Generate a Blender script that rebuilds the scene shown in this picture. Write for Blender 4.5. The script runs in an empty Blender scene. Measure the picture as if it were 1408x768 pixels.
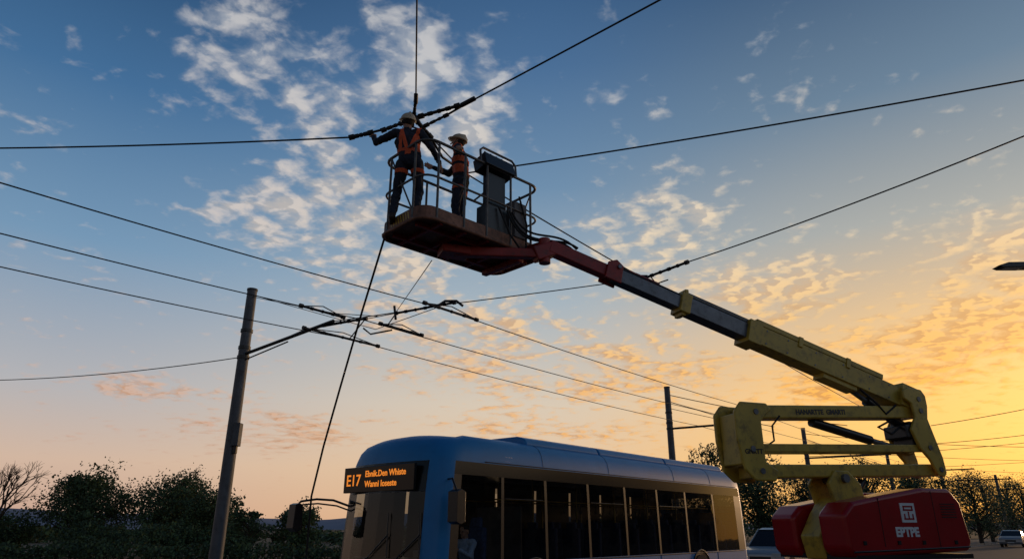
import bpy, bmesh, math, random
import numpy as np
from mathutils import Vector, Matrix, Quaternion
R=math.radians
scene=bpy.context.scene
scene.view_settings.view_transform='Standard'; scene.view_settings.look='None'; scene.view_settings.exposure=0; scene.view_settings.gamma=1
random.seed(7)

# ---------------------------------------------------------------- materials
def s2l(r,g,b):
    f=lambda c:(c/255/12.92) if c/255<=0.04045 else ((c/255+0.055)/1.055)**2.4
    return (f(r),f(g),f(b))
def mat(name,col,rough=0.6,metal=0.0,var=0.25,scale=6.0,bump=0.0,coat=0.0,dirt=0.0,dirtcol=(0.03,0.025,0.02),emit=None,estr=1.0,spec=None):
    m=bpy.data.materials.new(name); m.use_nodes=True
    nt=m.node_tree; b=nt.nodes['Principled BSDF']
    b.inputs['Roughness'].default_value=rough; b.inputs['Metallic'].default_value=metal
    if spec is not None: b.inputs['Specular IOR Level'].default_value=spec
    if coat: b.inputs['Coat Weight'].default_value=coat; b.inputs['Coat Roughness'].default_value=0.08
    tc=nt.nodes.new('ShaderNodeTexCoord')
    n=nt.nodes.new('ShaderNodeTexNoise'); n.inputs['Scale'].default_value=scale; n.inputs['Detail'].default_value=5
    nt.links.new(tc.outputs['Object'],n.inputs['Vector'])
    r=nt.nodes.new('ShaderNodeValToRGB')
    r.color_ramp.elements[0].position=0.3; r.color_ramp.elements[1].position=0.7
    lo=[c*(1-var) for c in col]; hi=[min(1,c*(1+var)) for c in col]
    r.color_ramp.elements[0].color=(*lo,1); r.color_ramp.elements[1].color=(*hi,1)
    nt.links.new(n.outputs['Fac'],r.inputs['Fac'])
    out=r.outputs['Color']
    if dirt>0:
        n2=nt.nodes.new('ShaderNodeTexNoise'); n2.inputs['Scale'].default_value=scale*2.7; n2.inputs['Detail'].default_value=8; n2.inputs['Roughness'].default_value=0.7
        nt.links.new(tc.outputs['Object'],n2.inputs['Vector'])
        mr=nt.nodes.new('ShaderNodeMapRange'); mr.inputs[1].default_value=0.5; mr.inputs[2].default_value=0.68; mr.inputs[4].default_value=dirt
        nt.links.new(n2.outputs['Fac'],mr.inputs[0])
        mx=nt.nodes.new('ShaderNodeMix'); mx.data_type='RGBA'
        nt.links.new(mr.outputs[0],mx.inputs[0]); nt.links.new(out,mx.inputs[6]); mx.inputs[7].default_value=(*dirtcol,1)
        out=mx.outputs[2]
    nt.links.new(out,b.inputs['Base Color'])
    if bump>0:
        bp=nt.nodes.new('ShaderNodeBump'); bp.inputs['Strength'].default_value=bump; bp.inputs['Distance'].default_value=0.02
        nt.links.new(n.outputs['Fac'],bp.inputs['Height']); nt.links.new(bp.outputs[0],b.inputs['Normal'])
    if emit:
        b.inputs['Emission Color'].default_value=(*emit,1); b.inputs['Emission Strength'].default_value=estr
    return m
def glassmat(name,tint,refl=1.0,ior=1.4):
    m=bpy.data.materials.new(name); m.use_nodes=True; nt=m.node_tree
    for n in list(nt.nodes): nt.nodes.remove(n)
    o=nt.nodes.new('ShaderNodeOutputMaterial'); t=nt.nodes.new('ShaderNodeBsdfTransparent'); t.inputs[0].default_value=(*tint,1)
    g=nt.nodes.new('ShaderNodeBsdfGlossy'); g.inputs['Roughness'].default_value=0.03; g.inputs[0].default_value=(refl,refl,refl,1)
    f=nt.nodes.new('ShaderNodeFresnel'); geo=nt.nodes.new('ShaderNodeNewGeometry')
    io=nt.nodes.new('ShaderNodeMapRange'); io.inputs[3].default_value=ior; io.inputs[4].default_value=1/ior
    nt.links.new(geo.outputs['Backfacing'],io.inputs[0]); nt.links.new(io.outputs[0],f.inputs[0])
    tc=nt.nodes.new('ShaderNodeTexCoord'); n=nt.nodes.new('ShaderNodeTexNoise'); n.inputs['Scale'].default_value=1.3
    bp=nt.nodes.new('ShaderNodeBump'); bp.inputs['Strength'].default_value=0.06; bp.inputs['Distance'].default_value=0.05
    nt.links.new(tc.outputs['Object'],n.inputs['Vector']); nt.links.new(n.outputs['Fac'],bp.inputs['Height']); nt.links.new(bp.outputs[0],g.inputs['Normal'])
    mx=nt.nodes.new('ShaderNodeMixShader')
    nt.links.new(f.outputs[0],mx.inputs[0]); nt.links.new(t.outputs[0],mx.inputs[1]); nt.links.new(g.outputs[0],mx.inputs[2]); nt.links.new(mx.outputs[0],o.inputs[0])
    return m

M={}
M['blue']=mat('bus_blue_paint',(0.028,0.225,0.52),0.45,0,0.06,1.2,coat=0.06,dirt=0.10,spec=0.25)
M['black']=mat('black_trim',(0.012,0.012,0.014),0.35,0,0.2,4)
M['gloss']=mat('black_gloss_panel',(0.008,0.009,0.011),0.16,0,0.2,2,spec=0.3)
M['rubber']=mat('rubber',(0.015,0.015,0.015),0.85,0,0.2,8,bump=0.2)
M['glass']=glassmat('tinted_glass',(0.38,0.38,0.37),0.8,1.35)
M['cglass']=glassmat('cab_side_glass',(0.72,0.74,0.74),0.8,1.3)
M['wglass']=glassmat('windscreen_glass',(0.70,0.74,0.74),0.95,1.45)
M['inner']=mat('interior_grey',(0.11,0.11,0.115),0.7)
M['seat']=mat('seat_fabric',(0.05,0.08,0.17),0.9,0,0.3,20)
M['yellow']=mat('lift_yellow_paint',(0.54,0.36,0.045),0.42,0,0.14,2.5,coat=0.05,dirt=0.7,dirtcol=(0.11,0.07,0.025),bump=0.05)
M['red']=mat('lift_red_paint',(0.36,0.008,0.011),0.30,0,0.12,1.6,coat=0.2,dirt=0.12,spec=0.35)
M['jibred']=mat('jib_red_paint',(0.30,0.024,0.018),0.5,0,0.2,4,dirt=0.6,dirtcol=(0.05,0.03,0.02),bump=0.1)
M['steel']=mat('boom_steel',(0.14,0.145,0.16),0.38,0.5,0.2,3,dirt=0.5)
M['rail']=mat('rail_steel',(0.11,0.105,0.10),0.45,0.4,0.3,9,dirt=0.6,dirtcol=(0.06,0.03,0.015))
M['rust']=mat('rusty_plate',(0.22,0.10,0.06),0.6,0.15,0.4,7,dirt=0.8,dirtcol=(0.05,0.03,0.02),bump=0.25)
M['white']=mat('white_marking',(0.78,0.78,0.76),0.5,0,0.05,8)
M['wire']=mat('wire_metal',(0.018,0.017,0.017),0.5,0.3,0.3,5)
M['rope']=mat('rope_fibre',(0.02,0.018,0.016),0.9,0,0.4,40,bump=0.3)
M['pole']=mat('pole_galvanised',(0.10,0.105,0.115),0.55,0.4,0.2,2.5,dirt=0.5,bump=0.08)
M['skin']=mat('skin',(0.42,0.23,0.15),0.55,0,0.1,12)
M['skin2']=mat('skin_tan',(0.30,0.16,0.10),0.55,0,0.1,12)
M['navy']=mat('navy_shirt',(0.016,0.02,0.032),0.9,0,0.4,14,bump=0.6)
M['denim']=mat('work_trousers',(0.014,0.019,0.033),0.9,0,0.4,14,bump=0.6)
M['boot']=mat('boot_leather',(0.03,0.018,0.01),0.6,0,0.3,12)
M['orange']=mat('hivis_orange',(0.62,0.09,0.02),0.7,0,0.12,12)
M['helmet']=mat('helmet_plastic',(0.50,0.42,0.28),0.35,0,0.06,3)
M['hair']=mat('hair_dark',(0.012,0.009,0.007),0.8,0,0.4,40,bump=0.4)
M['eye']=mat('eye_dark',(0.02,0.015,0.012),0.2)
M['shirt']=mat('light_blue_shirt',(0.35,0.45,0.60),0.85,0,0.1,12,bump=0.3)
M['led']=mat('led_amber',(0.3,0.1,0.01),0.5,0,0.05,5,emit=(1.0,0.28,0.03),estr=0.78)
M['asphalt']=mat('asphalt',(0.055,0.053,0.052),0.75,0,0.3,1.1,bump=0.15,dirt=0.35,dirtcol=(0.085,0.08,0.075))
M['concrete']=mat('kerb_concrete',(0.22,0.21,0.19),0.85,0,0.2,1.5,dirt=0.4,dirtcol=(0.1,0.09,0.08))
M['render']=mat('facade_render',(0.20,0.18,0.16),0.9,0,0.15,0.6,dirt=0.4,dirtcol=(0.1,0.09,0.08))
M['paving']=mat('paving',(0.14,0.13,0.12),0.85,0,0.25,2.2,dirt=0.4,dirtcol=(0.07,0.06,0.05))
M['soil']=mat('dry_grass_soil',(0.036,0.036,0.020),0.95,0,0.4,0.25,bump=0.3,dirt=0.6,dirtcol=(0.024,0.030,0.012))
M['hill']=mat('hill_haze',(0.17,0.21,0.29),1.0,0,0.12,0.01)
M['bark']=mat('bark',(0.045,0.032,0.022),0.95,0,0.3,6,bump=0.5)
M['leafA']=mat('leaf_light',(0.070,0.112,0.036),0.7,0,0.35,1.5)
M['leafB']=mat('leaf_dark',(0.032,0.054,0.020),0.75,0,0.35,1.5)
M['carw']=mat('car_silver',(0.38,0.39,0.41),0.3,0.3,0.04,2,coat=0.6)
M['card']=mat('car_dark',(0.05,0.06,0.08),0.3,0.2,0.04,2,coat=0.6)
M['lampglass']=mat('lamp_lens',(0.5,0.5,0.48),0.2,0,0.05,5)
M['taill']=mat('tail_lamp',(0.35,0.01,0.01),0.2,0,0.05,5)

# ---------------------------------------------------------------- mesh builder
class MB:
    def __init__(s): s.v=[]; s.f=[]; s.m=[]; s.sm=[]; s.mats=[]
    def mi(s,k):
        if k not in s.mats: s.mats.append(k)
        return s.mats.index(k)
    def add(s,vs,fs,k,smooth=False):
        o=len(s.v); s.v+= [tuple(v) for v in vs]; i=s.mi(k)
        for f in fs: s.f.append([a+o for a in f]); s.m.append(i); s.sm.append(smooth)
    def box(s,c,d,k,rz=0.0,rx=0.0):
        c=Vector(c); h=[a/2 for a in d]
        rot=Matrix.Rotation(rz,3,'Z')@Matrix.Rotation(rx,3,'X')
        vs=[c+rot@Vector((x*h[0],y*h[1],z*h[2])) for x in(-1,1) for y in(-1,1) for z in(-1,1)]
        s.add(vs,[(0,1,3,2),(4,6,7,5),(0,4,5,1),(2,3,7,6),(0,2,6,4),(1,5,7,3)],k)
    def beam(s,p0,p1,w,h,k,taper=1.0,up=(0,0,1)):
        p0=Vector(p0);p1=Vector(p1);a=(p1-p0).normalized();side=a.cross(Vector(up))
        if side.length<1e-4: side=Vector((0,1,0))
        side.normalize(); n=side.cross(a)
        vs=[]
        for p,t in((p0,1),(p1,taper)):
            for sx,sy in((-1,-1),(1,-1),(1,1),(-1,1)): vs.append(p+side*(sx*w/2*t)+n*(sy*h/2*t))
        s.add(vs,[(0,3,2,1),(4,5,6,7),(0,1,5,4),(1,2,6,5),(2,3,7,6),(3,0,4,7)],k)
    def tube(s,pts,r,k,seg=8,closed=False,cap=True):
        pts=[Vector(p) for p in pts]; n=len(pts)
        rr=r if isinstance(r,(list,tuple)) else [r]*n
        vs=[];prev=None
        for i,p in enumerate(pts):
            if closed: t=pts[(i+1)%n]-pts[i-1]
            else: t=pts[min(i+1,n-1)]-pts[max(i-1,0)]
            t.normalize()
            if prev is None:
                u=t.cross(Vector((0,0,1)))
                if u.length<0.05: u=t.cross(Vector((1,0,0)))
            else: u=prev-t*prev.dot(t)
            u.normalize(); prev=u; w=t.cross(u)
            for j in range(seg):
                a=2*math.pi*j/seg; vs.append(p+(u*math.cos(a)+w*math.sin(a))*rr[i])
        fs=[]
        for i in range(n if closed else n-1):
            for j in range(seg):
                a=i*seg+j;b=i*seg+(j+1)%seg;c=((i+1)%n)*seg+(j+1)%seg;d=((i+1)%n)*seg+j
                fs.append((a,b,c,d))
        s.add(vs,fs,k,True)
        if cap and not closed:
            s.add(vs[:seg],[tuple(range(seg))[::-1]],k); s.add(vs[-seg:],[tuple(range(seg))],k)
    def cyl(s,p0,p1,r,k,seg=20,r1=None): s.tube([p0,p1],[r,r if r1 is None else r1],k,seg)
    def prism(s,prof,y0,y1,k,T=lambda a,y,z:(a,y,z)):
        n=len(prof); vs=[T(a,y0,z) for a,z in prof]+[T(a,y1,z) for a,z in prof]
        fs=[tuple(range(n)),tuple(range(2*n-1,n-1,-1))]+[(i,i+n,(i+1)%n+n,(i+1)%n) for i in range(n)]
        s.add(vs,fs,k)
    def ell(s,c,r,k,seg=16,rings=10,z0=-90):
        c=Vector(c);vs=[];fs=[]
        for i in range(rings+1):
            a=R(z0+(90-z0)*i/rings)
            for j in range(seg):
                b=2*math.pi*j/seg; vs.append(c+Vector((r[0]*math.cos(a)*math.cos(b),r[1]*math.cos(a)*math.sin(b),r[2]*math.sin(a))))
        for i in range(rings):
            for j in range(seg): fs.append((i*seg+j,i*seg+(j+1)%seg,(i+1)*seg+(j+1)%seg,(i+1)*seg+j))
        s.add(vs,fs,k,True)
    def xf(s,Mx): s.v=[tuple(Mx@Vector(v)) for v in s.v]
    def done(s,name,parent=None,bevel=0.0,seg=2,recalc=True):
        me=bpy.data.meshes.new(name); me.from_pydata(s.v,[],s.f)
        for k in s.mats: me.materials.append(M[k])
        me.polygons.foreach_set('material_index',s.m); me.polygons.foreach_set('use_smooth',s.sm); me.update()
        if recalc:
            bm=bmesh.new(); bm.from_mesh(me); bmesh.ops.recalc_face_normals(bm,faces=bm.faces); bm.to_mesh(me); bm.free()
        ob=bpy.data.objects.new(name,me); scene.collection.objects.link(ob)
        if parent: ob.parent=parent
        if bevel>0:
            b=ob.modifiers.new('bevel','BEVEL'); b.width=bevel; b.segments=seg; b.limit_method='ANGLE'; b.angle_limit=R(35); b.harden_normals=False
        return ob
def empty(name,loc=(0,0,0),rz=0.0):
    o=bpy.data.objects.new(name,None); o.location=loc; o.rotation_euler=(0,0,rz); scene.collection.objects.link(o); return o
def text_mesh(name,body,size,org,X,Y,k,parent,bold=0.0,align='LEFT'):
    cu=bpy.data.curves.new(name,'FONT'); cu.body=body; cu.size=size; cu.extrude=0.002; cu.offset=bold; cu.align_x=align; cu.resolution_u=3
    t=bpy.data.objects.new('tmp',cu); scene.collection.objects.link(t); bpy.context.view_layer.update()
    me=bpy.data.meshes.new_from_object(t.evaluated_get(bpy.context.evaluated_depsgraph_get()))
    bpy.data.objects.remove(t)
    X=Vector(X).normalized();Y=Vector(Y).normalized();N=X.cross(Y)
    mx=Matrix((X,Y,N)).transposed().to_4x4(); mx.translation=Vector(org); me.transform(mx)
    me.materials.clear(); me.materials.append(M[k])
    ob=bpy.data.objects.new(name,me); scene.collection.objects.link(ob); ob.parent=parent; return ob
def curvept(a,b,sag,n=24):
    a=Vector(a);b=Vector(b); return [a.lerp(b,i/n)-Vector((0,0,sag*4*(i/n)*(1-i/n))) for i in range(n+1)]

# ---------------------------------------------------------------- camera
cam=bpy.data.cameras.new('camera'); co=bpy.data.objects.new('camera',cam); scene.collection.objects.link(co)
co.location=(0,0,1.6); co.rotation_euler=(R(110),0,0); cam.lens=24; cam.sensor_width=36; cam.clip_end=6000; cam.clip_start=0.05
scene.camera=co

# ---------------------------------------------------------------- world sky
SUN_AZ=46.0; SUN_EL=5.0     # degrees, azimuth clockwise from +Y
w=bpy.data.worlds.new('World'); scene.world=w; w.use_nodes=True; nt=w.node_tree
for n in list(nt.nodes): nt.nodes.remove(n)
L=nt.links.new
def mth(op,a,b=None,c=None,clamp=False):
    n=nt.nodes.new('ShaderNodeMath'); n.operation=op; n.use_clamp=clamp
    for i,x in enumerate((a,b,c)):
        if x is None: continue
        if isinstance(x,(int,float)): n.inputs[i].default_value=x
        else: L(x,n.inputs[i])
    return n.outputs[0]
def vm(op,a,b=None):
    n=nt.nodes.new('ShaderNodeVectorMath'); n.operation=op
    for i,x in enumerate((a,b)):
        if x is None: continue
        if isinstance(x,(tuple,list)): n.inputs[i].default_value=x
        else: L(x,n.inputs[i])
    return n.outputs['Value'] if op in('DOT_PRODUCT','LENGTH') else n.outputs[0]
def mrng(x,a,b,c=0.0,d=1.0,smooth=True):
    n=nt.nodes.new('ShaderNodeMapRange'); n.interpolation_type='SMOOTHSTEP' if smooth else 'LINEAR'
    L(x,n.inputs[0])
    for i,q in enumerate((a,b,c,d)): n.inputs[i+1].default_value=q
    return n.outputs[0]
def ramp(x,stops):
    n=nt.nodes.new('ShaderNodeValToRGB'); L(x,n.inputs[0]); cr=n.color_ramp
    while len(cr.elements)<len(stops): cr.elements.new(0.5)
    for e,(p,c) in zip(cr.elements,stops): e.position=p; e.color=(*s2l(*c),1)
    return n.outputs[0]
def mix(f,a,b,bt='MIX'):
    n=nt.nodes.new('ShaderNodeMix'); n.data_type='RGBA'; n.blend_type=bt
    if isinstance(f,(int,float)): n.inputs[0].default_value=f
    else: L(f,n.inputs[0])
    for i,x in((6,a),(7,b)):
        if isinstance(x,tuple): n.inputs[i].default_value=(*x,1)
        else: L(x,n.inputs[i])
    return n.outputs[2]
tc=nt.nodes.new('ShaderNodeTexCoord'); d=vm('NORMALIZE',tc.outputs['Generated'])
sp=nt.nodes.new('ShaderNodeSeparateXYZ'); L(d,sp.inputs[0]); dx,dy,dz=sp.outputs
az=mth('MULTIPLY',mth('ARCTAN2',dx,dy),57.29578); el=mth('MULTIPLY',mth('ARCSINE',dz),57.29578)
daz=mth('COSINE',mth('MULTIPLY',mth('SUBTRACT',az,SUN_AZ),0.0174533))
ef=mth('DIVIDE',el,60.0,clamp=True)     # 0..60 deg
Lr=[(0,(200,162,142)),(0.075,(208,180,160)),(0.16,(178,177,180)),(0.33,(116,150,180)),(0.52,(66,108,150)),(0.70,(36,70,108)),(1,(22,48,82))]
Rr=[(0,(242,166,78)),(0.075,(250,190,96)),(0.15,(246,192,112)),(0.24,(224,188,140)),(0.36,(168,170,166)),(0.52,(104,128,150)),(0.70,(54,84,118)),(1,(28,52,84))]
Cr=[(0,(226,178,134)),(0.075,(226,192,156)),(0.16,(214,198,178)),(0.30,(164,178,188)),(0.46,(108,140,170)),(0.62,(72,108,148)),(0.75,(50,86,126)),(1,(26,52,86))]
a1=ramp(ef,Lr); a2=ramp(ef,Cr); a3=ramp(ef,Rr)
sky=mix(mrng(daz,0.15,0.72),a1,a2); sky=mix(mrng(daz,0.72,0.99),sky,a3)
ns=nt.nodes.new('ShaderNodeTexSky'); ns.sky_type='NISHITA'; ns.sun_disc=False; ns.sun_elevation=R(SUN_EL); ns.sun_rotation=R(SUN_AZ); ns.dust_density=1.5
sky=mix(1.0,sky,mix(1.0,ns.outputs[0],(0.006,0.006,0.006),'MULTIPLY'),'ADD')
# clouds : a flat cloud deck seen in perspective
den=mth('ADD',mth('MAXIMUM',dz,0.0),0.15)
cb=nt.nodes.new('ShaderNodeCombineXYZ'); L(mth('DIVIDE',dx,den),cb.inputs[0]); L(mth('DIVIDE',dy,den),cb.inputs[1])
def noise(vec,sc,det,rough,dist=0.0,off=(0,0,0),stretch=(1,1,1),rot=0.0):
    mp=nt.nodes.new('ShaderNodeMapping'); L(vec,mp.inputs[0]); mp.inputs['Location'].default_value=off; mp.inputs['Scale'].default_value=stretch; mp.inputs['Rotation'].default_value=(0,0,rot)
    n=nt.nodes.new('ShaderNodeTexNoise'); n.noise_dimensions='2D'; L(mp.outputs[0],n.inputs['Vector'])
    n.inputs['Scale'].default_value=sc; n.inputs['Detail'].default_value=det; n.inputs['Roughness'].default_value=rough; n.inputs['Distortion'].default_value=dist
    return n.outputs['Fac']
puff=noise(cb.outputs[0],17.0,5,0.52,0.15,(3.1,1.7,0),(0.85,0.95,1),R(25))
puff2=noise(cb.outputs[0],17.0,2,0.5,0.15,(3.1+0.016,1.7+0.012,0),(0.85,0.95,1),R(25))
mid=noise(cb.outputs[0],4.2,5,0.55,0.3,(7.3,2.2,0),(1,0.8,1),R(30))
aev=nt.nodes.new('ShaderNodeCombineXYZ'); L(az,aev.inputs[0]); L(el,aev.inputs[1])
blobs=[(-25,36,7,6,1.15),(-18,32,7,6,1.3),(-11,37,8,6,1.2),(-18,25,8,5,1.3),(-6,32,7,5,1.15),(12,22,9,4.5,1.05),(21,18,9,3.8,1.25),(38,19,7,3.4,1.2),
 (35,13.5,9,3.4,1.7),(28,10,9,2.6,1.45),(-3,15,11,5,1.05),(-28,9.6,5.5,1.2,1.25),(-19,7.2,7,1.5,1.2),(8,12,13,3.6,1.15),(-10,19,8,4,1.1),(3,7.5,13,1.4,.9),(80,16,22,8,.7),(-90,20,25,9,.7),(170,25,40,10,.6)]
msk=None
for a0,e0,sa,se,am in blobs:
    v=vm('MULTIPLY',vm('SUBTRACT',aev.outputs[0],(a0,e0,0)),(1/sa,1/se,0))
    g=mth('MULTIPLY',mth('POWER',2.71828,mth('MULTIPLY',vm('DOT_PRODUCT',v,v),-1.0)),am)
    msk=g if msk is None else mth('MAXIMUM',msk,g)
val=mth('ADD',mth('ADD',mth('MULTIPLY',puff,0.55),mth('MULTIPLY',mid,0.45)),mth('MULTIPLY',msk,0.18))
dens=mrng(val,0.570,0.82)
dens=mth('MULTIPLY',dens,mrng(el,1.0,6.0))
shade=mrng(mth('SUBTRACT',puff,puff2),-0.06,0.06)
cA=ramp(ef,[(0,(190,150,135)),(0.16,(212,176,154)),(0.35,(214,202,194)),(0.6,(200,198,198)),(1,(150,158,170))])
cB=ramp(ef,[(0,(240,170,90)),(0.16,(252,182,86)),(0.26,(252,204,134)),(0.36,(242,218,182)),(0.6,(212,210,208)),(1,(150,158,170))])
cC=ramp(ef,[(0,(150,120,110)),(0.16,(196,134,80)),(0.26,(196,154,114)),(0.36,(182,174,166)),(0.6,(150,160,174)),(1,(110,122,140))])
cl=mix(mrng(daz,0.25,0.92),cA,cB); cl=mix(mth('MULTIPLY',mth('SUBTRACT',1.0,shade),0.7),cl,cC)
sky=mix(mth('MULTIPLY',dens,0.88),sky,cl)
# glow of the low sun behind haze
gv=vm('MULTIPLY',vm('SUBTRACT',aev.outputs[0],(SUN_AZ,7,0)),(1/18,1/7.5,0))
glow=mth('MULTIPLY',mth('POWER',2.71828,mth('MULTIPLY',vm('DOT_PRODUCT',gv,gv),-1.0)),0.36)
gc=nt.nodes.new('ShaderNodeCombineXYZ'); [L(mth('MULTIPLY',glow,q),gc.inputs[i]) for i,q in enumerate((1.0,0.50,0.08))]
sky=mix(1.0,sky,gc.outputs[0],'ADD')
back=mrng(daz,-0.9,0.15,0.48,1.0); grd=mrng(el,-3,0,0.12,1.0)
dim=mth('MULTIPLY',back,grd)
cbd=nt.nodes.new('ShaderNodeCombineXYZ'); [L(dim,cbd.inputs[i]) for i in range(3)]
sky=mix(1.0,sky,cbd.outputs[0],'MULTIPLY')
bg=nt.nodes.new('ShaderNodeBackground'); L(sky,bg.inputs[0]); bg.inputs[1].default_value=1.0
ow=nt.nodes.new('ShaderNodeOutputWorld'); L(bg.outputs[0],ow.inputs[0])
# sun
sl=bpy.data.lights.new('sun','SUN'); sl.energy=0.8; sl.angle=R(4); sl.color=(1.0,0.62,0.34)
so=bpy.data.objects.new('sun',sl); scene.collection.objects.link(so)
sd=Vector((math.sin(R(SUN_AZ))*math.cos(R(SUN_EL)),math.cos(R(SUN_AZ))*math.cos(R(SUN_EL)),math.sin(R(SUN_EL))))
so.rotation_euler=sd.to_track_quat('Z','Y').to_euler()

# ---------------------------------------------------------------- ground, road
E=Vector((0.65,0.76,0)); RT=Vector((0.76,-0.65,0)); K=Vector((21.0,43.4,0))
def RP(s,t,z=0.0): p=K+E*s+RT*t; return (p.x,p.y,z)
def strip(mb,s0,s1,t0,t1,z,k,n=1):
    for i in range(n):
        a=s0+(s1-s0)*i/n;b=s0+(s1-s0)*(i+1)/n
        mb.add([RP(a,t0,z),RP(b,t0,z),RP(b,t1,z),RP(a,t1,z)],[(0,1,2,3)],k)
g=MB(); g.add([(-2500,-1500,-0.01),(2500,-1500,-0.01),(2500,3500,-0.01),(-2500,3500,-0.01)],[(0,1,2,3)],'soil'); g.done('ground')
g=MB(); strip(g,-130,500,0,15,0.0,'asphalt'); g.done('road')
g=MB()
strip(g,-130,500,0.25,0.37,0.004,'white'); strip(g,-130,500,14.6,14.72,0.004,'white')
for i in range(-20,60): strip(g,i*8.0,i*8.0+3.5,7.4,7.54,0.004,'white')
g.done('road_markings')
for t0,t1,k0,k1 in((-5,-0.16,-0.16,0.0),(15.16,19,15,15.16)):
    g=MB(); vs=[RP(s,t,z) for s in(-130,500) for t in(t0,t1) for z in(-0.02,0.12)]
    g.add(vs,[(0,1,3,2),(4,6,7,5),(0,4,5,1),(2,3,7,6),(1,5,7,3)],'paving'); g.done('pavement')
    g=MB()
    for i in range(-60,140):
        vs=[RP(s,t,z) for s in(i*2.0+0.006,i*2.0+1.994) for t in(k0,k1) for z in(-0.02,0.135)]
        g.add(vs,[(0,1,3,2),(4,6,7,5),(0,4,5,1),(2,3,7,6),(1,5,7,3)],'concrete')
    g.done('kerb')
# low buildings added across the road, out of view, to darken bus window reflections
def block(sc,tc_,Lx,Dy,fl):
    p=RP(sc,tc_); o=empty('unseen_reflected_block',p,math.atan2(.76,.65)); H=fl*3.0+.6; g=MB()
    g.box((0,0,H/2),(Lx-.5,Dy-.5,H-.1),'gloss')
    for sy in(-1,1):
        for k in range(fl+1): g.box((0,sy*(Dy/2-.14),min(H-.45,k*3.0+.55)),(Lx,.28,1.25),'render')
        n=int(Lx/3)
        for i in range(n+1): g.box((-Lx/2+.75+i*(Lx-1.5)/n,sy*(Dy/2-.15),H/2),(1.3,.26,H-.02),'render')
    for sx in(-1,1): g.box((sx*(Lx/2-.12),0,H/2),(.24,Dy-.6,H-.02),'render')
    g.done('walls',o)
    g=MB(); g.box((0,0,H+.12),(Lx+.5,Dy+.5,.24),'concrete'); g.box((Lx*.2,0,H+1.0),(3,3,1.6),'render'); g.done('roof',o)
    g=MB(); n=int(Lx/3)
    for i in range(0,n,2):
        for k in range(1,fl): x=-Lx/2+.75+(i+.5)*(Lx-1.5)/n; g.box((x,Dy/2+.6,k*3.0+.02),(2.2,1.2,.14),'concrete'); g.box((x,Dy/2+1.17,k*3.0+.6),(2.2,.05,1.0),'rail')
    g.done('balconies',o)
block(-38,36,24,12,2); block(-9,36,26,12,2); block(20,37,24,12,3)
# hills
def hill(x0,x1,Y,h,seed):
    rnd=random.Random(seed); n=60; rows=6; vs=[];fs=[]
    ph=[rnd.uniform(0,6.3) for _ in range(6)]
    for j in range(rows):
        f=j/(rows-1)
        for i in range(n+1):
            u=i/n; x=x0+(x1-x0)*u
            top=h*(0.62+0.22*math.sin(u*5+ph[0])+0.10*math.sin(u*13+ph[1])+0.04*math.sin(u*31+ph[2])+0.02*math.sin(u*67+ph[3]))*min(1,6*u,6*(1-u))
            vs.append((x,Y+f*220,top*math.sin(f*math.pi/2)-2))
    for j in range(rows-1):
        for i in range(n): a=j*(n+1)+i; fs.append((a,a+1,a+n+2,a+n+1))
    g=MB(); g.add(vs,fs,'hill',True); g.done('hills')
hill(-1500,300,900,52,3); hill(-1000,-200,560,20,5); hill(100,1500,1100,30,9)

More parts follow.
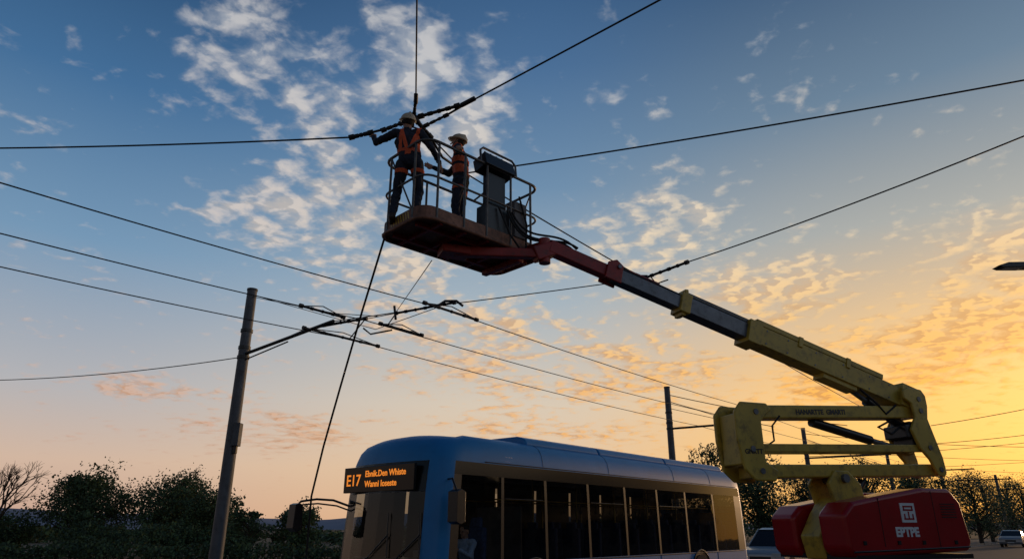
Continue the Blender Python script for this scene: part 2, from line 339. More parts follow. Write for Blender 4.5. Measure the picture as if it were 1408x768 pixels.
# ---------------------------------------------------------------- trees
def make_tree(name,loc,h,wd,seed,nc=34,leaves=260,ls=0.17,low=0.15):
    rnd=random.Random(seed); o=empty(name,loc)
    g=MB(); cz=h*(low+(1-low)/2); rz=h*(1-low)/2; ph=[rnd.uniform(0,6.3) for _ in range(4)]
    cl=[]
    for i in range(nc):
        th=rnd.uniform(0,6.283); zz=rnd.uniform(-1,1)*0.98; rr=(rnd.random()**0.5)
        lob=0.78+0.26*math.sin(2*th+ph[0])*math.cos(2.3*zz+ph[1])+0.14*math.sin(5*th+ph[2])
        q=math.sqrt(max(0.0,1-zz*zz*0.92))
        r=wd*rnd.uniform(0.08,0.165)
        c=Vector((math.cos(th)*wd*0.46*q*rr*lob,math.sin(th)*wd*0.46*q*rr*lob,cz+zz*(rz-r*.6)*(0.86+0.16*math.sin(3*th+ph[3]))))
        cl.append((c,r))
    tr=h*0.026+0.03
    tp=[Vector((0,0,-0.05))]
    for i in range(1,7): tp.append(Vector((rnd.uniform(-.1,.1)*i*0.3,rnd.uniform(-.1,.1)*i*0.3,h*0.85*i/6)))
    g.tube(tp,[tr*(1-0.14*i) for i in range(7)],'bark',8)
    for c,r in cl:
        zf=max(0.06,min(0.75,(c.z/h)-0.22)); i=zf*0.999/0.85*6; a=tp[int(i)].lerp(tp[min(6,int(i)+1)],i-int(i))
        m=a.lerp(c,0.5)+Vector((rnd.uniform(-.15,.15),rnd.uniform(-.15,.15),-0.1))
        g.tube([a,m,c,c+(c-m)*0.3],[tr*0.36,tr*0.24,tr*0.12,tr*0.04],'bark',5)
    g.done('trunk_and_limbs',o,recalc=False)
    lf=MB()
    for c,r in cl:
        k0='leafA' if rnd.random()<0.5 else 'leafB'
        sx,sy,sz=rnd.uniform(.8,1.3),rnd.uniform(.8,1.3),rnd.uniform(.7,1.1)
        shoots=[Vector([rnd.gauss(0,1),rnd.gauss(0,1),rnd.gauss(.3,.8)]).normalized() for _ in range(5)]
        for li in range(leaves):
            if li%4==0:
                dv=shoots[rnd.randrange(5)]; rad=r*rnd.uniform(.8,1.75); dv=(dv+Vector([rnd.gauss(0,.12) for _ in range(3)])); 
            else:
                dv=Vector([rnd.gauss(0,1) for _ in range(3)]).normalized(); rad=r*(rnd.random()**0.4)*1.2
            p=c+Vector((dv.x*sx,dv.y*sy,dv.z*sz))*rad
            if p.z<0.05: continue
            a=Vector([rnd.gauss(0,1) for _ in range(3)]).normalized(); b=a.orthogonal().normalized()
            s=ls*rnd.uniform(0.5,1.2)
            lf.add([p-a*s*.5,p+b*s*.3,p+a*s*.5,p-b*s*.3],[(0,1,2,3)],k0 if rnd.random()<0.75 else ('leafB' if k0=='leafA' else 'leafA'))
    lf.done('foliage',o,recalc=False); return o
T='deciduous_tree'
make_tree(T,(-26.6,44.7,0),5.2,6.0,11,nc=60,low=0.05)
make_tree(T,(-21.2,45.5,0),5.1,6.6,12,nc=66,low=0.05)
make_tree(T,(-18.0,43.2,0),4.1,4.6,13,nc=36,low=0.05)
make_tree('young_tree',(-13.9,38.5,0),3.0,2.4,14,nc=16,leaves=200,ls=0.13,low=0.2)
make_tree('shrub',(-11.8,40.6,0),3.0,3.6,15,nc=24,leaves=240,low=0.02)
make_tree('shrub',(-30.2,43.5,0),2.6,4.5,16,nc=22,leaves=240,low=0.02)
make_tree('shrub',(-23.8,41.0,0),1.9,4.8,17,nc=22,leaves=240,low=0.02)
make_tree('shrub',(-19.2,40.6,0),1.9,4.4,18,nc=22,leaves=240,low=0.02)
make_tree('shrub',(-15.9,41.6,0),1.9,3.6,19,nc=18,leaves=240,low=0.02)
make_tree('shrub',(-33.0,44.0,0),2.4,5.0,20,nc=20,leaves=240,low=0.02)
make_tree('shrub',(-8.8,42.5,0),2.0,3.0,21,nc=16,leaves=240,low=0.02)
for i,(x,y,h,wd) in enumerate([(12.4,44.5,6.7,5.0),(16.2,46.8,6.3,6.0),(20.4,49.5,5.6,5.6),(23.6,53,6.2,5.6),(28.0,56.5,7.3,5.6),(34.5,62,6.6,6.5),(39.5,66,6.8,6.5),(49.5,77,7.6,7.5),(56,85,8.0,8.0),(65,94,8.6,8.5),(74,104,9,9)]):
    make_tree(T,(x,y,0),h,wd,40+i,low=0.06,nc=36,leaves=200,ls=0.22)
# low distant woodland and the hedge in front of the trees
def treeline(name,pts,seed,dens=260,sm=(.25,.6)):
    rnd=random.Random(seed); g=MB()
    for (x,y,h,wd) in pts:
        for _ in range(int(dens*wd/3)):
            dv=Vector([rnd.gauss(0,1) for _ in range(3)]).normalized()*(rnd.random()**.4)
            p=Vector((x+dv.x*wd*.6,y+dv.y*wd*.6,max(.05,h*.5+dv.z*h*.5))); a=Vector([rnd.gauss(0,1) for _ in range(3)]).normalized(); b=a.orthogonal().normalized(); s=rnd.uniform(*sm)
            g.add([p-a*s*.5,p+b*s*.35,p+a*s*.5,p-b*s*.35],[(0,1,2,3)],'leafB' if rnd.random()<.6 else 'leafA')
    g.done(name,recalc=False)
rnd=random.Random(5)
treeline('distant_trees',[(-95+i*3.4,88+rnd.uniform(-5,5),rnd.uniform(1.2,2.1),rnd.uniform(3,5)) for i in range(28)],1)
treeline('distant_trees',[(10+i*4.2,100+i*1.6+rnd.uniform(-4,4),rnd.uniform(3,5.5),rnd.uniform(4,6)) for i in range(24)],2)
treeline('distant_trees',[(75+i*5,100+i*5.0,rnd.uniform(4,7),rnd.uniform(5,8)) for i in range(16)],3)
treeline('hedge',[(-34+i*.85,37.5+rnd.uniform(-.5,.5),rnd.uniform(.75,1.3),rnd.uniform(1.1,1.6)) for i in range(36)],6,620,(.10,.22))
# bare tree
def bare(loc,h,seed):
    rnd=random.Random(seed); g=MB()
    def br(p,dv,l,r,dep):
        q=p+dv*l; m=p.lerp(q,.5)+Vector([rnd.uniform(-1,1)*l*.06 for _ in range(3)])
        g.tube([p,m,q],[r,r*.8,r*.6],'bark',5)
        if dep==0: return
        for _ in range(3 if dep>1 else 4):
            nd=(dv+Vector([rnd.gauss(0,.42),rnd.gauss(0,.42),rnd.gauss(.12,.25)])).normalized(); br(p.lerp(q,rnd.uniform(.6,1)),nd,l*rnd.uniform(.6,.8),r*.6,dep-1)
    br(Vector((0,0,0)),Vector((0,0,1)),h*.36,.13,5)
    o=g.done('bare_tree',recalc=False); o.location=loc
bare((-28.6,40.0,0),5.6,4)

# ---------------------------------------------------------------- poles
def catenary_pole(x,y,h=7.5,r=0.145,arm=None,box=False):
    o=empty('catenary_pole',(x,y,0)); g=MB()
    g.tube([(0,0,-.05),(0,0,.02),(0,0,h*.5),(0,0,h)],[r*1.15,r*1.12,r*1.0,r*.86],'pole',20)
    g.cyl((0,0,0),(0,0,.5),r*1.5,'pole'); g.cyl((0,0,h),(0,0,h+.05),r*.95,'black')
    for z in(5.7,5.95,6.4): g.cyl((0,0,z-.04),(0,0,z+.04),r*1.06,'black')
    g.done('mast',o)
    if box:
        g=MB(); g.box((.16,-.12,3.75),(.16,.22,.55),'pole'); g.box((.16,-.12,3.40),(.08,.1,.2),'black'); g.done('junction_box',o,0.01)
    if arm:
        g=MB()
        for (a,b,rr) in arm: g.tube([a,b],rr,'wire',8)
        g.done('bracket_arm',o)
    return o
catenary_pole(-6.88,17.1,7.5,0.145,[((0,0,5.78),(2.85,-2.3,5.99),0.042),((0,0,5.62),(1.5,-1.2,5.80),0.018)],True)
catenary_pole(6.94,30.4,7.5,0.15,[((0,0,5.7),(2.6,-1.3,5.75),0.045),((0,0,6.6),(2.4,-1.2,5.8),0.012)])
catenary_pole(18.4,43.8,7.5,0.15,[((0,0,5.7),(4.2,-2.0,5.75),0.05),((0,0,6.7),(3.4,-1.6,5.8),0.012)])
catenary_pole(43.8,72.3,7.8,0.17,[((0,0,6.1),(5,-3,6.15),0.06)])
catenary_pole(60,88,7.8,0.18,[((0,0,6.1),(5,-3,6.15),0.06)])
catenary_pole(31.0,58.0,7.6,0.15,[((0,0,5.9),(5,-3,5.95),0.05)])

# ---------------------------------------------------------------- overhead wires
def wire(name,pts,r=0.011,sag=0.03,seg=6,k='wire'):
    g=MB(); path=[]
    for i in range(len(pts)-1):
        sg=sag*(Vector(pts[i+1])-Vector(pts[i])).length/8
        c=curvept(pts[i],pts[i+1],sg,14); path+=c if i==0 else c[1:]
    g.tube(path,r,k,seg); return g.done(name)
def rod(g,p0,p1,r=0.022,ribs=4,rib=1.35):
    p0=Vector(p0);p1=Vector(p1); g.tube([p0,p1],r,'wire',8)
    d=(p1-p0); 
    for i in range(ribs):
        c=p0+d*((i+1)/(ribs+1)); u=d.normalized()*(0.02 if i%2 else 0.035); g.tube([c-u,c+u],r*rib,'wire',10)
    for e in(p0,p1):
        u=d.normalized()*0.04; g.tube([e-u,e+u],r*1.7,'wire',8)
A=[(-14.5,1.15,6.2),(-7.26,8.63,6.2),(-1.67,14.4,6.2),(8.77,26.95,6.2),(19.6,40.4,6.15),(44,70,6.2),(90,124,6.2)]
B=[(-14.5,4.0,6.1),(-8.3,10.2,6.1),(-3.4,15.1,6.1),(7.5,27.8,6.1),(19.0,41.2,6.1),(43.4,70.6,6.2),(89,125,6.2)]
C=[(-14.5,6.1,6.0),(-9.2,11.4,6.0),(-4.03,16.4,6.0),(8.5,31.6,6.0),(18.0,42.5,6.0),(42.0,71.5,6.1),(88,126,6.1)]
for W in(A,B,C): wire('trolley_wire',W,0.0115,0.04)
HUB=Vector((-1.44,8.53,7.2))
W1a=Vector((-2.30,8.50,6.86))
w1d=(Vector((-7.9,9.2,7.1))-W1a)
wire('span_wire',[W1a,W1a+w1d,W1a+w1d*2.2],0.0125,0.04)
W3a=Vector((-0.665,8.33,7.3)); w3d=Vector((1.74,6.5,7.5))-W3a
wire('span_wire',[W3a,W3a+w3d*4],0.0125,0.01)
W2a=Vector((-1.37,8.28,7.3)); w2d=Vector((-1.17,6.72,7.7))-W2a
wire('span_wire',[W2a,W2a+w2d*4],0.011,0.01)
H2=Vector((-0.76,9.9,7.05)); W4e=Vector((6.7,7.5,7.1)); wire('span_wire',[H2,W4e,W4e+(W4e-H2)*0.8],0.0125,0.05)
J7=Vector((2.93,14.28,6.82)); 
wire('span_wire',[H2,J7,(12.8,26,6.2),(24,39.5,6.1)],0.013,0.03)
W6e=Vector((7.65,8.86,7.1)); W6s=J7+(W6e-J7)*0.16
wire('span_wire',[W6s,W6e,W6e+(W6e-J7)*0.8],0.0125,0.08)
wire('span_wire',[HUB,H2],0.012,0.02)
SP0=Vector((-4.03,14.8,5.98))
wire('span_wire',[SP0,(-1.3,14.6,6.34),J7],0.0115,0.02)
wire('span_wire',[(-6.88,17.1,5.75),(-5.0,15.7,6.02),(-2.6,14.65,6.13),(-1.6,14.5,6.3)],0.010,0.02)
wire('span_wire',[(-6.88,17.1,5.72),(-15.5,19.6,5.62),(-30,24,5.6)],0.012,0.12)
wire('span_wire',[(-6.8,17.0,7.3),(-4.03,14.9,6.2),(-3.0,14.8,6.1)],0.009,0.01)
wire('span_wire',[(-6.8,17.0,7.35),(-3.4,16.4,6.25),(-1.67,14.6,6.25)],0.009,0.01)
wire('hanger_wire',[(-1.15,9.1,5.2),(-2.6,14.6,6.13)],0.008,0.0)
for a,b in(((6.94,30.4,7.2),(16,33,6.2)),((6.94,30.4,6.9),(12.5,33,6.15)),((18.4,43.8,7.2),(33,44,6.4)),((18.4,43.8,5.8),(40,46,7.6)),((31,58,7.3),(60,58,7.0)),((43.8,72.3,7.3),(75,70,6.8)),((31,58,6.2),(70,62,9.5)),((24,39.5,6.1),(34,38,7.2)),((24,39.5,6.1),(43.8,72.3,6.6)),((20,33,6.2),(32,34.5,8.6)),((18.4,43.8,6.9),(60,88,6.6))):
    wire('span_wire',[a,b],0.018,0.1)
# junction hardware
g=MB()
rod(g,W1a,W1a+Vector((.27,0,.075)),0.024,3); g.tube([W1a+Vector((.27,0,.075)),(-1.72,8.5,7.03),HUB],0.018,'wire',8)
rod(g,(-1.85,8.5,6.98),(-1.60,8.51,7.10),0.022,2)
rod(g,HUB+Vector((.12,-.02,.02)),W3a+Vector((-.12,0,-.03)),0.024,3); g.tube([HUB,W3a],0.012,'wire',8)
rod(g,HUB+Vector((.2,0,-.12)),Vector((-.95,8.42,7.17)),0.018,2); g.tube([(-.95,8.42,7.17),W3a],0.016,'wire',8)
g.tube([W3a+Vector((-.06,0,-.02)),W3a+Vector((.14,-.1,.03))],0.035,'wire',8)
rod(g,HUB+Vector((.02,-.05,.02)),W2a+Vector((0,-.02,.02)),0.018,2)
g.tube([W2a+Vector((.0,0,-.02)),W2a+w2d*0.09],0.03,'wire',8)
for i in range(9):
    a=i*0.7; g.box(HUB+Vector((.06*math.cos(a),.05*math.sin(a),.035*math.sin(2*a)-.01)),(.06,.05,.06),'wire',rz=a)
rod(g,HUB+Vector((.05,.05,-.02)),HUB+Vector((.22,.30,-.12)),0.024,3)
g.tube([HUB+Vector((.22,.30,-.12)),HUB+Vector((.38,.6,-.3)),H2],0.02,'wire',8)
g.tube([HUB+Vector((-.05,0,0)),HUB+Vector((-.02,0,-.14)),HUB+Vector((.1,0,-.19)),HUB+Vector((.2,0,-.1))],0.014,'wire',6)
g.done('span_wire_junction')
g=MB()
rod(g,J7,W6s,0.030,4); rod(g,J7+Vector((-.55,-.55,.02)),J7+Vector((.35,.4,-.03)),0.03,4); rod(g,J7,J7+Vector((-.6,.02,-.06)),0.022,3)
g.tube([J7+Vector((.35,.4,-.03)),J7+Vector((.8,.95,-.1))],0.03,'wire',8)
g.box(J7,(.16,.14,.12),'wire'); g.tube([J7+Vector((.1,-.2,0)),J7+Vector((.25,-.1,-.16)),J7+Vector((.5,-.2,-.1))],0.015,'wire',6)
g.done('span_wire_junction')
g=MB(); dE=Vector((.64,.77,0))
def fit(p,a,b,r=0.030):
    p=Vector(p); rod(g,p+dE*a,p+dE*b,r,3,1.25); g.tube([p+dE*a,p+dE*((a+b)/2)+Vector((0,0,.12)),p+dE*b],0.012,'wire',6)
pA=Vector((-1.67,14.4,6.2)); pB=Vector((-2.95,15.55,6.1)); pC=Vector((-4.03,16.4,6.0))
fit(pA,-.35,1.3); fit(pB,-.2,1.1); fit(pC,-1.3,.9)
fit(pB+Vector((-1.4,-1.3,0)),-.3,.8)
sp=[SP0,Vector((-3.3,14.75,6.03)),Vector((-2.6,14.66,6.13)),Vector((-1.3,14.6,6.36)),Vector((-1.1,14.58,6.36))]
rod(g,sp[0]+Vector((-.25,.2,-.03)),sp[1],0.028,4); rod(g,sp[2],sp[3],0.028,5)
g.tube([pA,Vector((-1.5,14.55,6.38)),Vector((-1.25,14.6,6.40)),Vector((-1.1,14.6,6.28))],0.03,'wire',8)
g.tube([pB,(-2.6,14.65,6.13)],0.016,'wire',6); g.tube([pC,(-3.3,14.75,6.03)],0.016,'wire',6)
g.tube([(-2.65,14.65,6.3),(-2.6,14.65,5.98)],0.028,'wire',8); g.tube([(-3.5,15.5,6.02),(-3.3,15.4,5.85),(-2.8,15.4,5.95)],0.02,'wire',6)
g.done('trolley_wire_crossing')

# ---------------------------------------------------------------- street lamp (right)
o=empty('street_lamp',(14.75,14.9,0)); g=MB()
g.tube([(0,0,0),(0,0,4),(0,0,7.0)],[.1,.08,.06],'pole',14); g.tube([(0,0,7.0),(-.2,0,7.25),(-.8,0,7.36),(-2.7,0,7.36)],[.05,.045,.04,.035],'pole',10)
g.cyl((0,0,0),(0,0,.4),.14,'pole'); g.done('post',o)
g=MB(); g.prism([(-3.45,7.33),(-3.35,7.29),(-2.65,7.30),(-2.6,7.36),(-2.7,7.42),(-3.2,7.41)],-.13,.13,'black'); g.box((-3.1,0,7.284),(.4,.2,.012),'lampglass'); g.done('lamp_head',o,.015)

# ---------------------------------------------------------------- bus
bus=empty('city_bus',(-1.25,12.1,0),math.atan2(.76,.65)); BL=12.8; BW=2.72
xs=[.30,.50,1.62,1.70,2.95,3.03,4.45,4.53,5.95,6.03,7.45,7.53,8.95,9.03,10.6,10.68,12.1,12.52]
loop=[];tag=[]
def arc(cx,cy,r,a0,a1,n): return [(cx+r*math.cos(R(a0+(a1-a0)*i/n)),cy+r*math.sin(R(a0+(a1-a0)*i/n))) for i in range(1,n)]
for i,x in enumerate(xs): loop.append((x,0)); tag.append('corner' if i==0 else ('cab_glass' if i==1 else ('side_glass' if (i%2==1 and i<len(xs)-2) else 'pillar')))
tag[-1]='rcorner'; tag[0]='pillar'
for p in arc(12.52,.28,.28,-90,0,4): loop.append(p); tag.append('rcorner')
loop.append((12.8,.28)); tag.append('rear'); loop.append((12.8,BW-.28)); tag.append('rcorner')
for p in arc(12.52,BW-.28,.28,0,90,4): loop.append(p); tag.append('rcorner')
for i,x in enumerate(xs[::-1]): loop.append((x,BW)); tag.append('side_glass' if (i%2==0 and 0<i<len(xs)-1) else 'pillar')
tag[-1]='fcorner'
for p in arc(.30,BW-.30,.30,90,180,5): loop.append(p); tag.append('fcorner')
ys=[BW-.30,2.1,1.73,1.36,.99,.62,.30]
for i,y in enumerate(ys): loop.append((0,y)); tag.append('front' if i<len(ys)-1 else 'corner')
for p in arc(.30,.30,.30,180,270,5): loop.append(p); tag.append('corner')
zs=[.30,.55,1.02,2.2,2.5,2.73,2.86,3.00,3.12,3.21,3.26]
ins=[.03,0,0,.02,.03,.04,.055,.09,.16,.29,.50]
rk=[0,-.02,-.02,.08,.12,.16,.19,.24,.33,.48,.72]
rings=[]
for z,iN,rk_ in zip(zs,ins,rk):
    ring=[]
    for (x,y) in loop:
        X=x;Y=y
        if x<.45: X=x-.20*max(0,1-((y-BW/2)/(BW/2))**2)
        Y=BW/2+(Y-BW/2)*(1-iN/(BW/2)); 
        X=X+rk_*max(0,1-x/2.2); 
        if x>11.5: X-=iN*.9*(x-11.5)
        zz=z
        if x<.45 and z>2.75: zz=z-.05*((y-BW/2)/(BW/2))**2
        ring.append((X,Y,zz))
    rings.append(ring)
g=MB(); n=len(loop); V=[p for r_ in rings for p in r_]
for j in range(len(zs)-1):
    for i in range(n):
        f=(j*n+i,j*n+(i+1)%n,(j+1)*n+(i+1)%n,(j+1)*n+i); t=tag[i]
        if j==0: k='black'
        elif j==1: k='blue'
        elif j==2: k={'side_glass':'glass','cab_glass':'cglass','pillar':'black','front':'wglass','corner':'blue','fcorner':'black','rcorner':'blue','rear':'blue'}[t]
        elif j==3: k={'side_glass':'glass','cab_glass':'glass','pillar':'black','front':'gloss','corner':'blue','fcorner':'gloss','rcorner':'blue','rear':'glass'}[t]
        elif j==4: k={'side_glass':'gloss','cab_glass':'gloss','pillar':'gloss','front':'gloss','corner':'blue','fcorner':'gloss','rcorner':'blue','rear':'blue'}[t]
        else: k='blue'
        g.add([V[q] for q in f],[(0,1,2,3)],k,j>=5 or t in('corner','rcorner','fcorner'))
g.add(rings[-1],[tuple(range(n))],'blue',True)
bd=g.done('body_shell',bus)
bm=bmesh.new(); bm.from_mesh(bd.data); bmesh.ops.remove_doubles(bm,verts=bm.verts,dist=0.0005); bmesh.ops.recalc_face_normals(bm,faces=bm.faces); bm.to_mesh(bd.data); bm.free()
g=MB()
for a,b in((2.7,5.35),(5.40,8.5),(8.55,12.0)):
    g.prism([(0.34,3.12),(0.27,3.22),(0.34,3.34),(.55,3.40),(BW-.55,3.40),(BW-.34,3.34),(BW-.27,3.22),(BW-.34,3.12)],a,b,'blue',T=lambda a_,y_,z_:(y_,a_,z_))
g.done('roof_pods',bus,.03)
g=MB()   # seams, gutter, side trim
g.tube([(1.2,.04,2.755),(12.3,.04,2.755)],.010,'black',6); g.tube([(.9,-.004,1.0),(12.4,-.004,1.0)],.012,'black',6)
for x in(2.95,5.4,8.5,10.64): g.tube([(x,.043,2.74),(x,.055,2.86),(x,.09,3.00),(x,.16,3.12),(x,.29,3.21)],.006,'black',5)
for x in(.4,1.66,4.49,7.49,10.64): g.box((x,-.001,.78),(.008,.01,.44),'black')
for x in(2.6,9.6):
    g.tube([(x+.55*math.cos(R(a)),-.006,.52+.55*math.sin(R(a))) for a in range(0,181,15)],.02,'black',6)
    g.prism([(x+.54*math.cos(R(a)),.52+.54*math.sin(R(a))) for a in range(0,181,15)],-.004,.02,'black')
    g.prism([(x+.54*math.cos(R(a)),.52+.54*math.sin(R(a))) for a in range(0,181,15)],BW-.02,BW+.004,'black')
for x0_,x1_ in((1.75,2.9),(4.58,5.9),(7.58,8.9)): g.tube([(x0_,.016,2.12),(x1_,.016,2.12)],.008,'black',6)
g.done('trim',bus)
g=MB()
for x in(2.6,9.6):
    for y in(-.02,BW-.26):
        g.cyl((x,y,.48),(x,y+.28,.48),.48,'rubber',32); yy=y-.004 if y<1 else y+.284
        g.cyl((x,yy,.48),(x,yy+(.03 if y<1 else -.03),.48),.28,'steel',24); g.cyl((x,yy-.01,.48),(x,yy+.02,.48),.09,'black',12)
g.done('wheels',bus)
g=MB()  # interior
g.box((6.5,BW/2,.40),(12.0,2.5,.06),'inner'); g.box((6.7,BW/2,2.66),(11.4,2.4,.05),'inner')
for x in[3.2,4.0,4.8,5.6,6.4,7.2,8.0,8.8,9.6,10.4,11.2,11.9]:
    for y in(.5,2.2):
        if x in(5.6,6.4) and y>1: continue
        dz_=.14 if x>7 else .05
        for yy in(y-.21,y+.21):
            g.box((x,yy,.86+dz_),(.42,.40,.10),'seat'); g.box((x+.22,yy,1.22+dz_),(.09,.40,.66),'seat',rx=0)
            g.box((x+.22,yy,1.60+dz_),(.08,.24,.14),'seat')
        g.box((x,y,.62),(.08,.5,.5),'black')
g.box((6.5,.10,.72),(11.4,.03,.56),'inner'); g.box((6.5,BW-.10,.72),(11.4,.03,.56),'inner')
g.box((2.25,.62,1.2),(.05,1.15,1.6),'inner'); g.box((12.35,BW/2,1.2),(.05,2.3,1.7),'inner')
g.box((.42,BW/2,.85),(.45,2.2,.5),'black'); g.box((.62,.72,1.15),(.35,.7,.16),'black')
g.done('interior',bus,.02)
g=MB()
for x in(3.6,5.2,6.8,8.4,10.0):
    for y in(.85,1.85): g.cyl((x,y,.43),(x,y,2.6),.018,'yellow',8)
for y in(.85,1.85): g.tube([(2.4,y,2.15),(12,y,2.15)],.016,'yellow',8)
for i in range(14):
    for y in(.85,1.85): g.tube([(2.9+i*.62,y,2.14),(2.9+i*.62,y,1.98)],.012,'black',6); g.box((2.9+i*.62,y,1.95),(.09,.02,.07),'black')
g.tube([(.80+.05*math.sin(R(a))-.06*math.cos(R(a)),.70+.23*math.sin(R(a)),1.33+.19*math.cos(R(a))) for a in range(0,360,18)],.014,'black',6,closed=True)
g.tube([(.80,.70,1.33),(.62,.70,1.2)],.03,'black',8)
g.done('handrails_and_wheel',bus)
g=MB(); g.box((1.42,.70,.80),(.50,.50,.14),'seat'); g.box((1.69,.70,1.22),(.12,.48,.80),'seat'); g.box((1.70,.70,1.70),(.09,.28,.2),'seat'); g.box((1.45,.70,.58),(.3,.3,.35),'black'); g.done('driver_seat',bus,.04)
# destination sign
g=MB(); g.box((-.085,1.50,2.455),(.06,2.0,.46),'gloss'); g.done('destination_display',bus,.01)
for s_,sz,yy,zz in(('E17',.29,2.42,2.35),('Ebnik.Den Whiste',.155,1.86,2.50),('Wanni Ioseste',.155,1.86,2.32)):
    text_mesh('led_text',s_,sz,(-.119,yy,zz),(0,-1,0),(0,0,1),'led',bus,0.003)
text_mesh('fleet_number','4257',.13,(1.75,.050,2.80),(1,0,0),(0,.15,1),'white',bus,0.0)
# mirrors, wipers
g=MB()
g.tube([(.0,2.35,1.98),(-.25,2.6,2.10),(-.45,2.85,2.12),(-.66,3.05,2.08),(-.70,3.1,2.0)],.022,'black',8)
g.tube([(.0,2.25,1.88),(-.2,2.55,2.0),(-.45,2.8,2.04),(-.64,3.02,2.02)],.016,'black',8)
g.tube([(.0,2.38,2.04),(-.15,2.2,2.08),(-.1,1.95,2.02)],.016,'black',8)
g.prism([(-.60,1.58),(-.62,2.02),(-.70,2.05),(-.78,2.02),(-.80,1.60),(-.70,1.54)],3.02,3.24,'black')
g.tube([(.25,.02,2.40),(.15,-.18,2.40),(.14,-.30,2.2)],.02,'black',8)
g.prism([(.04,1.70),(.04,2.18),(.14,2.22),(.24,2.18),(.24,1.70),(.14,1.66)],-.42,-.20,'black')
g.done('mirrors',bus,.03)
g=MB()
for y0,y1 in((1.95,1.0),(1.2,.3)):
    bl=lambda y:-.20*(1-((y-1.36)/1.36)**2)-.045
    g.tube([(bl(y0),y0,1.0),(bl((y0+y1)/2),(y0+y1)/2,1.12),(bl(y1)+.02,y1,1.5)],.012,'black',6); g.tube([(bl(y1)-.0+.0,y1-.02,1.12),(bl(y1)+.05,y1+.06,1.85)],.011,'black',6)
g.done('wipers',bus)
g=MB()
for y in(.42,2.3):
    g.ell((-.06,y,.78),(.05,.2,.09),'lampglass'); 
g.box((-.215,1.36,.62),(.01,.5,.12),'white'); g.box((12.805,.25,1.2),(.02,.14,.5),'taill'); g.box((12.805,2.45,1.2),(.02,.14,.5),'taill'); g.done('lamps_and_plate',bus,.005)

# ---------------------------------------------------------------- boom lift
lift=empty('boom_lift',(6.4,10.98,0),math.atan2(-.353,-.935)); LM=Matrix.Translation((6.4,10.98,0))@Matrix.Rotation(math.atan2(-.353,-.935),4,'Z'); LI=LM.inverted()
g=MB()
g.box((1.2,0,.68),(3.2,1.1,.5),'jibred'); g.cyl((1.25,0,.9),(1.25,0,1.22),.55,'black',28); g.box((1.2,0,.5),(3.6,.7,.18),'black')
g.done('chassis',lift,.03)
g=MB()
for x in(0.0,2.5):
    for y in(-1.12,.72):
        g.cyl((x,y,.5),(x,y+.4,.5),.5,'rubber',30); yy=y-.01 if y<0 else y+.41
        g.cyl((x,min(yy,yy+.05),.5),(x,max(yy,yy+.05),.5),.27,'yellow',20)
        for a in range(0,360,18): g.box((x+.5*math.cos(R(a)),y+.2,.5+.5*math.sin(R(a))),(.05,.4,.05),'rubber')
    g.cyl((x,-1,.5),(x,1,.5),.09,'black',10)
g.done('wheels',lift)
cov=[(.30,1.30),(2.36,1.24),(2.46,1.34),(2.48,1.78),(2.30,1.93),(1.75,2.02),(1.0,2.13),(.46,2.13),(.30,1.95),(.22,1.42)]
g=MB(); g.prism(cov,.24,.72,'red'); g.done('engine_cover',lift,.055,4)
g=MB(); g.prism([(a-.02,z-.02) for a,z in cov],-.72,-.24,'red'); g.done('tank_cover',lift,.055,4)
g=MB(); 
g.tube([(.3,.725,1.36),(2.40,.725,1.31)],.012,'black',6); g.box((1.85,.720,1.68),(.008,.008,.62),'black'); g.box((.85,.720,1.72),(.008,.008,.74),'black')
for x in(.55,1.15,1.6,2.2): g.box((x,.726,1.42),(.05,.016,.05),'black')
for i in range(6): g.box((.58,.724,1.92-.035*i),(.28,.012,.012),'black')
g.box((1.3,0,1.24),(2.1,1.42,.06),'black'); g.done('cover_details',lift)
g=MB(); g.prism([(.4,1.2),(2.35,1.2),(2.42,1.5),(2.2,1.8),(2.0,2.02),(1.3,2.0),(.5,1.9)],-.19,.19,'yellow')
g.prism([(2.05,1.85),(2.15,2.2),(2.0,2.38),(1.75,2.38),(1.55,2.2),(1.5,1.85)],-.21,-.15,'yellow'); g.prism([(2.05,1.85),(2.15,2.2),(2.0,2.38),(1.75,2.38),(1.55,2.2),(1.5,1.85)],.15,.21,'yellow')
g.cyl((1.85,-.26,2.27),(1.85,.26,2.27),.06,'steel',14); g.cyl((1.95,0,1.6),(1.3,0,2.25),.06,'black',12)
g.done('turntable',lift,.02)
# logo (plain pictogram + letters)
g=MB(); 
x0,z0=1.35,1.80
g.box((x0,.726,z0),(.26,.010,.25),'white'); g.done('cover_logo_plate',lift)
g=MB()
for (a,b,c_,e) in((0,.08,.18,.02),(0,.035,.18,.02),(0,-.08,.18,.02),(-.075,.057,.02,.06),(.075,.057,.02,.06),(0,-.03,.02,.09),(-.075,-.05,.02,.07),(.075,-.05,.02,.07)): g.box((x0+a,.733,z0+b),(c_,.006,e),'red')
g.done('cover_logo_mark',lift)
text_mesh('cover_lettering','EPTPE',.16,(x0+.28,.7255,1.50),(-1,0,0),(0,0,1),'white',lift,.008)
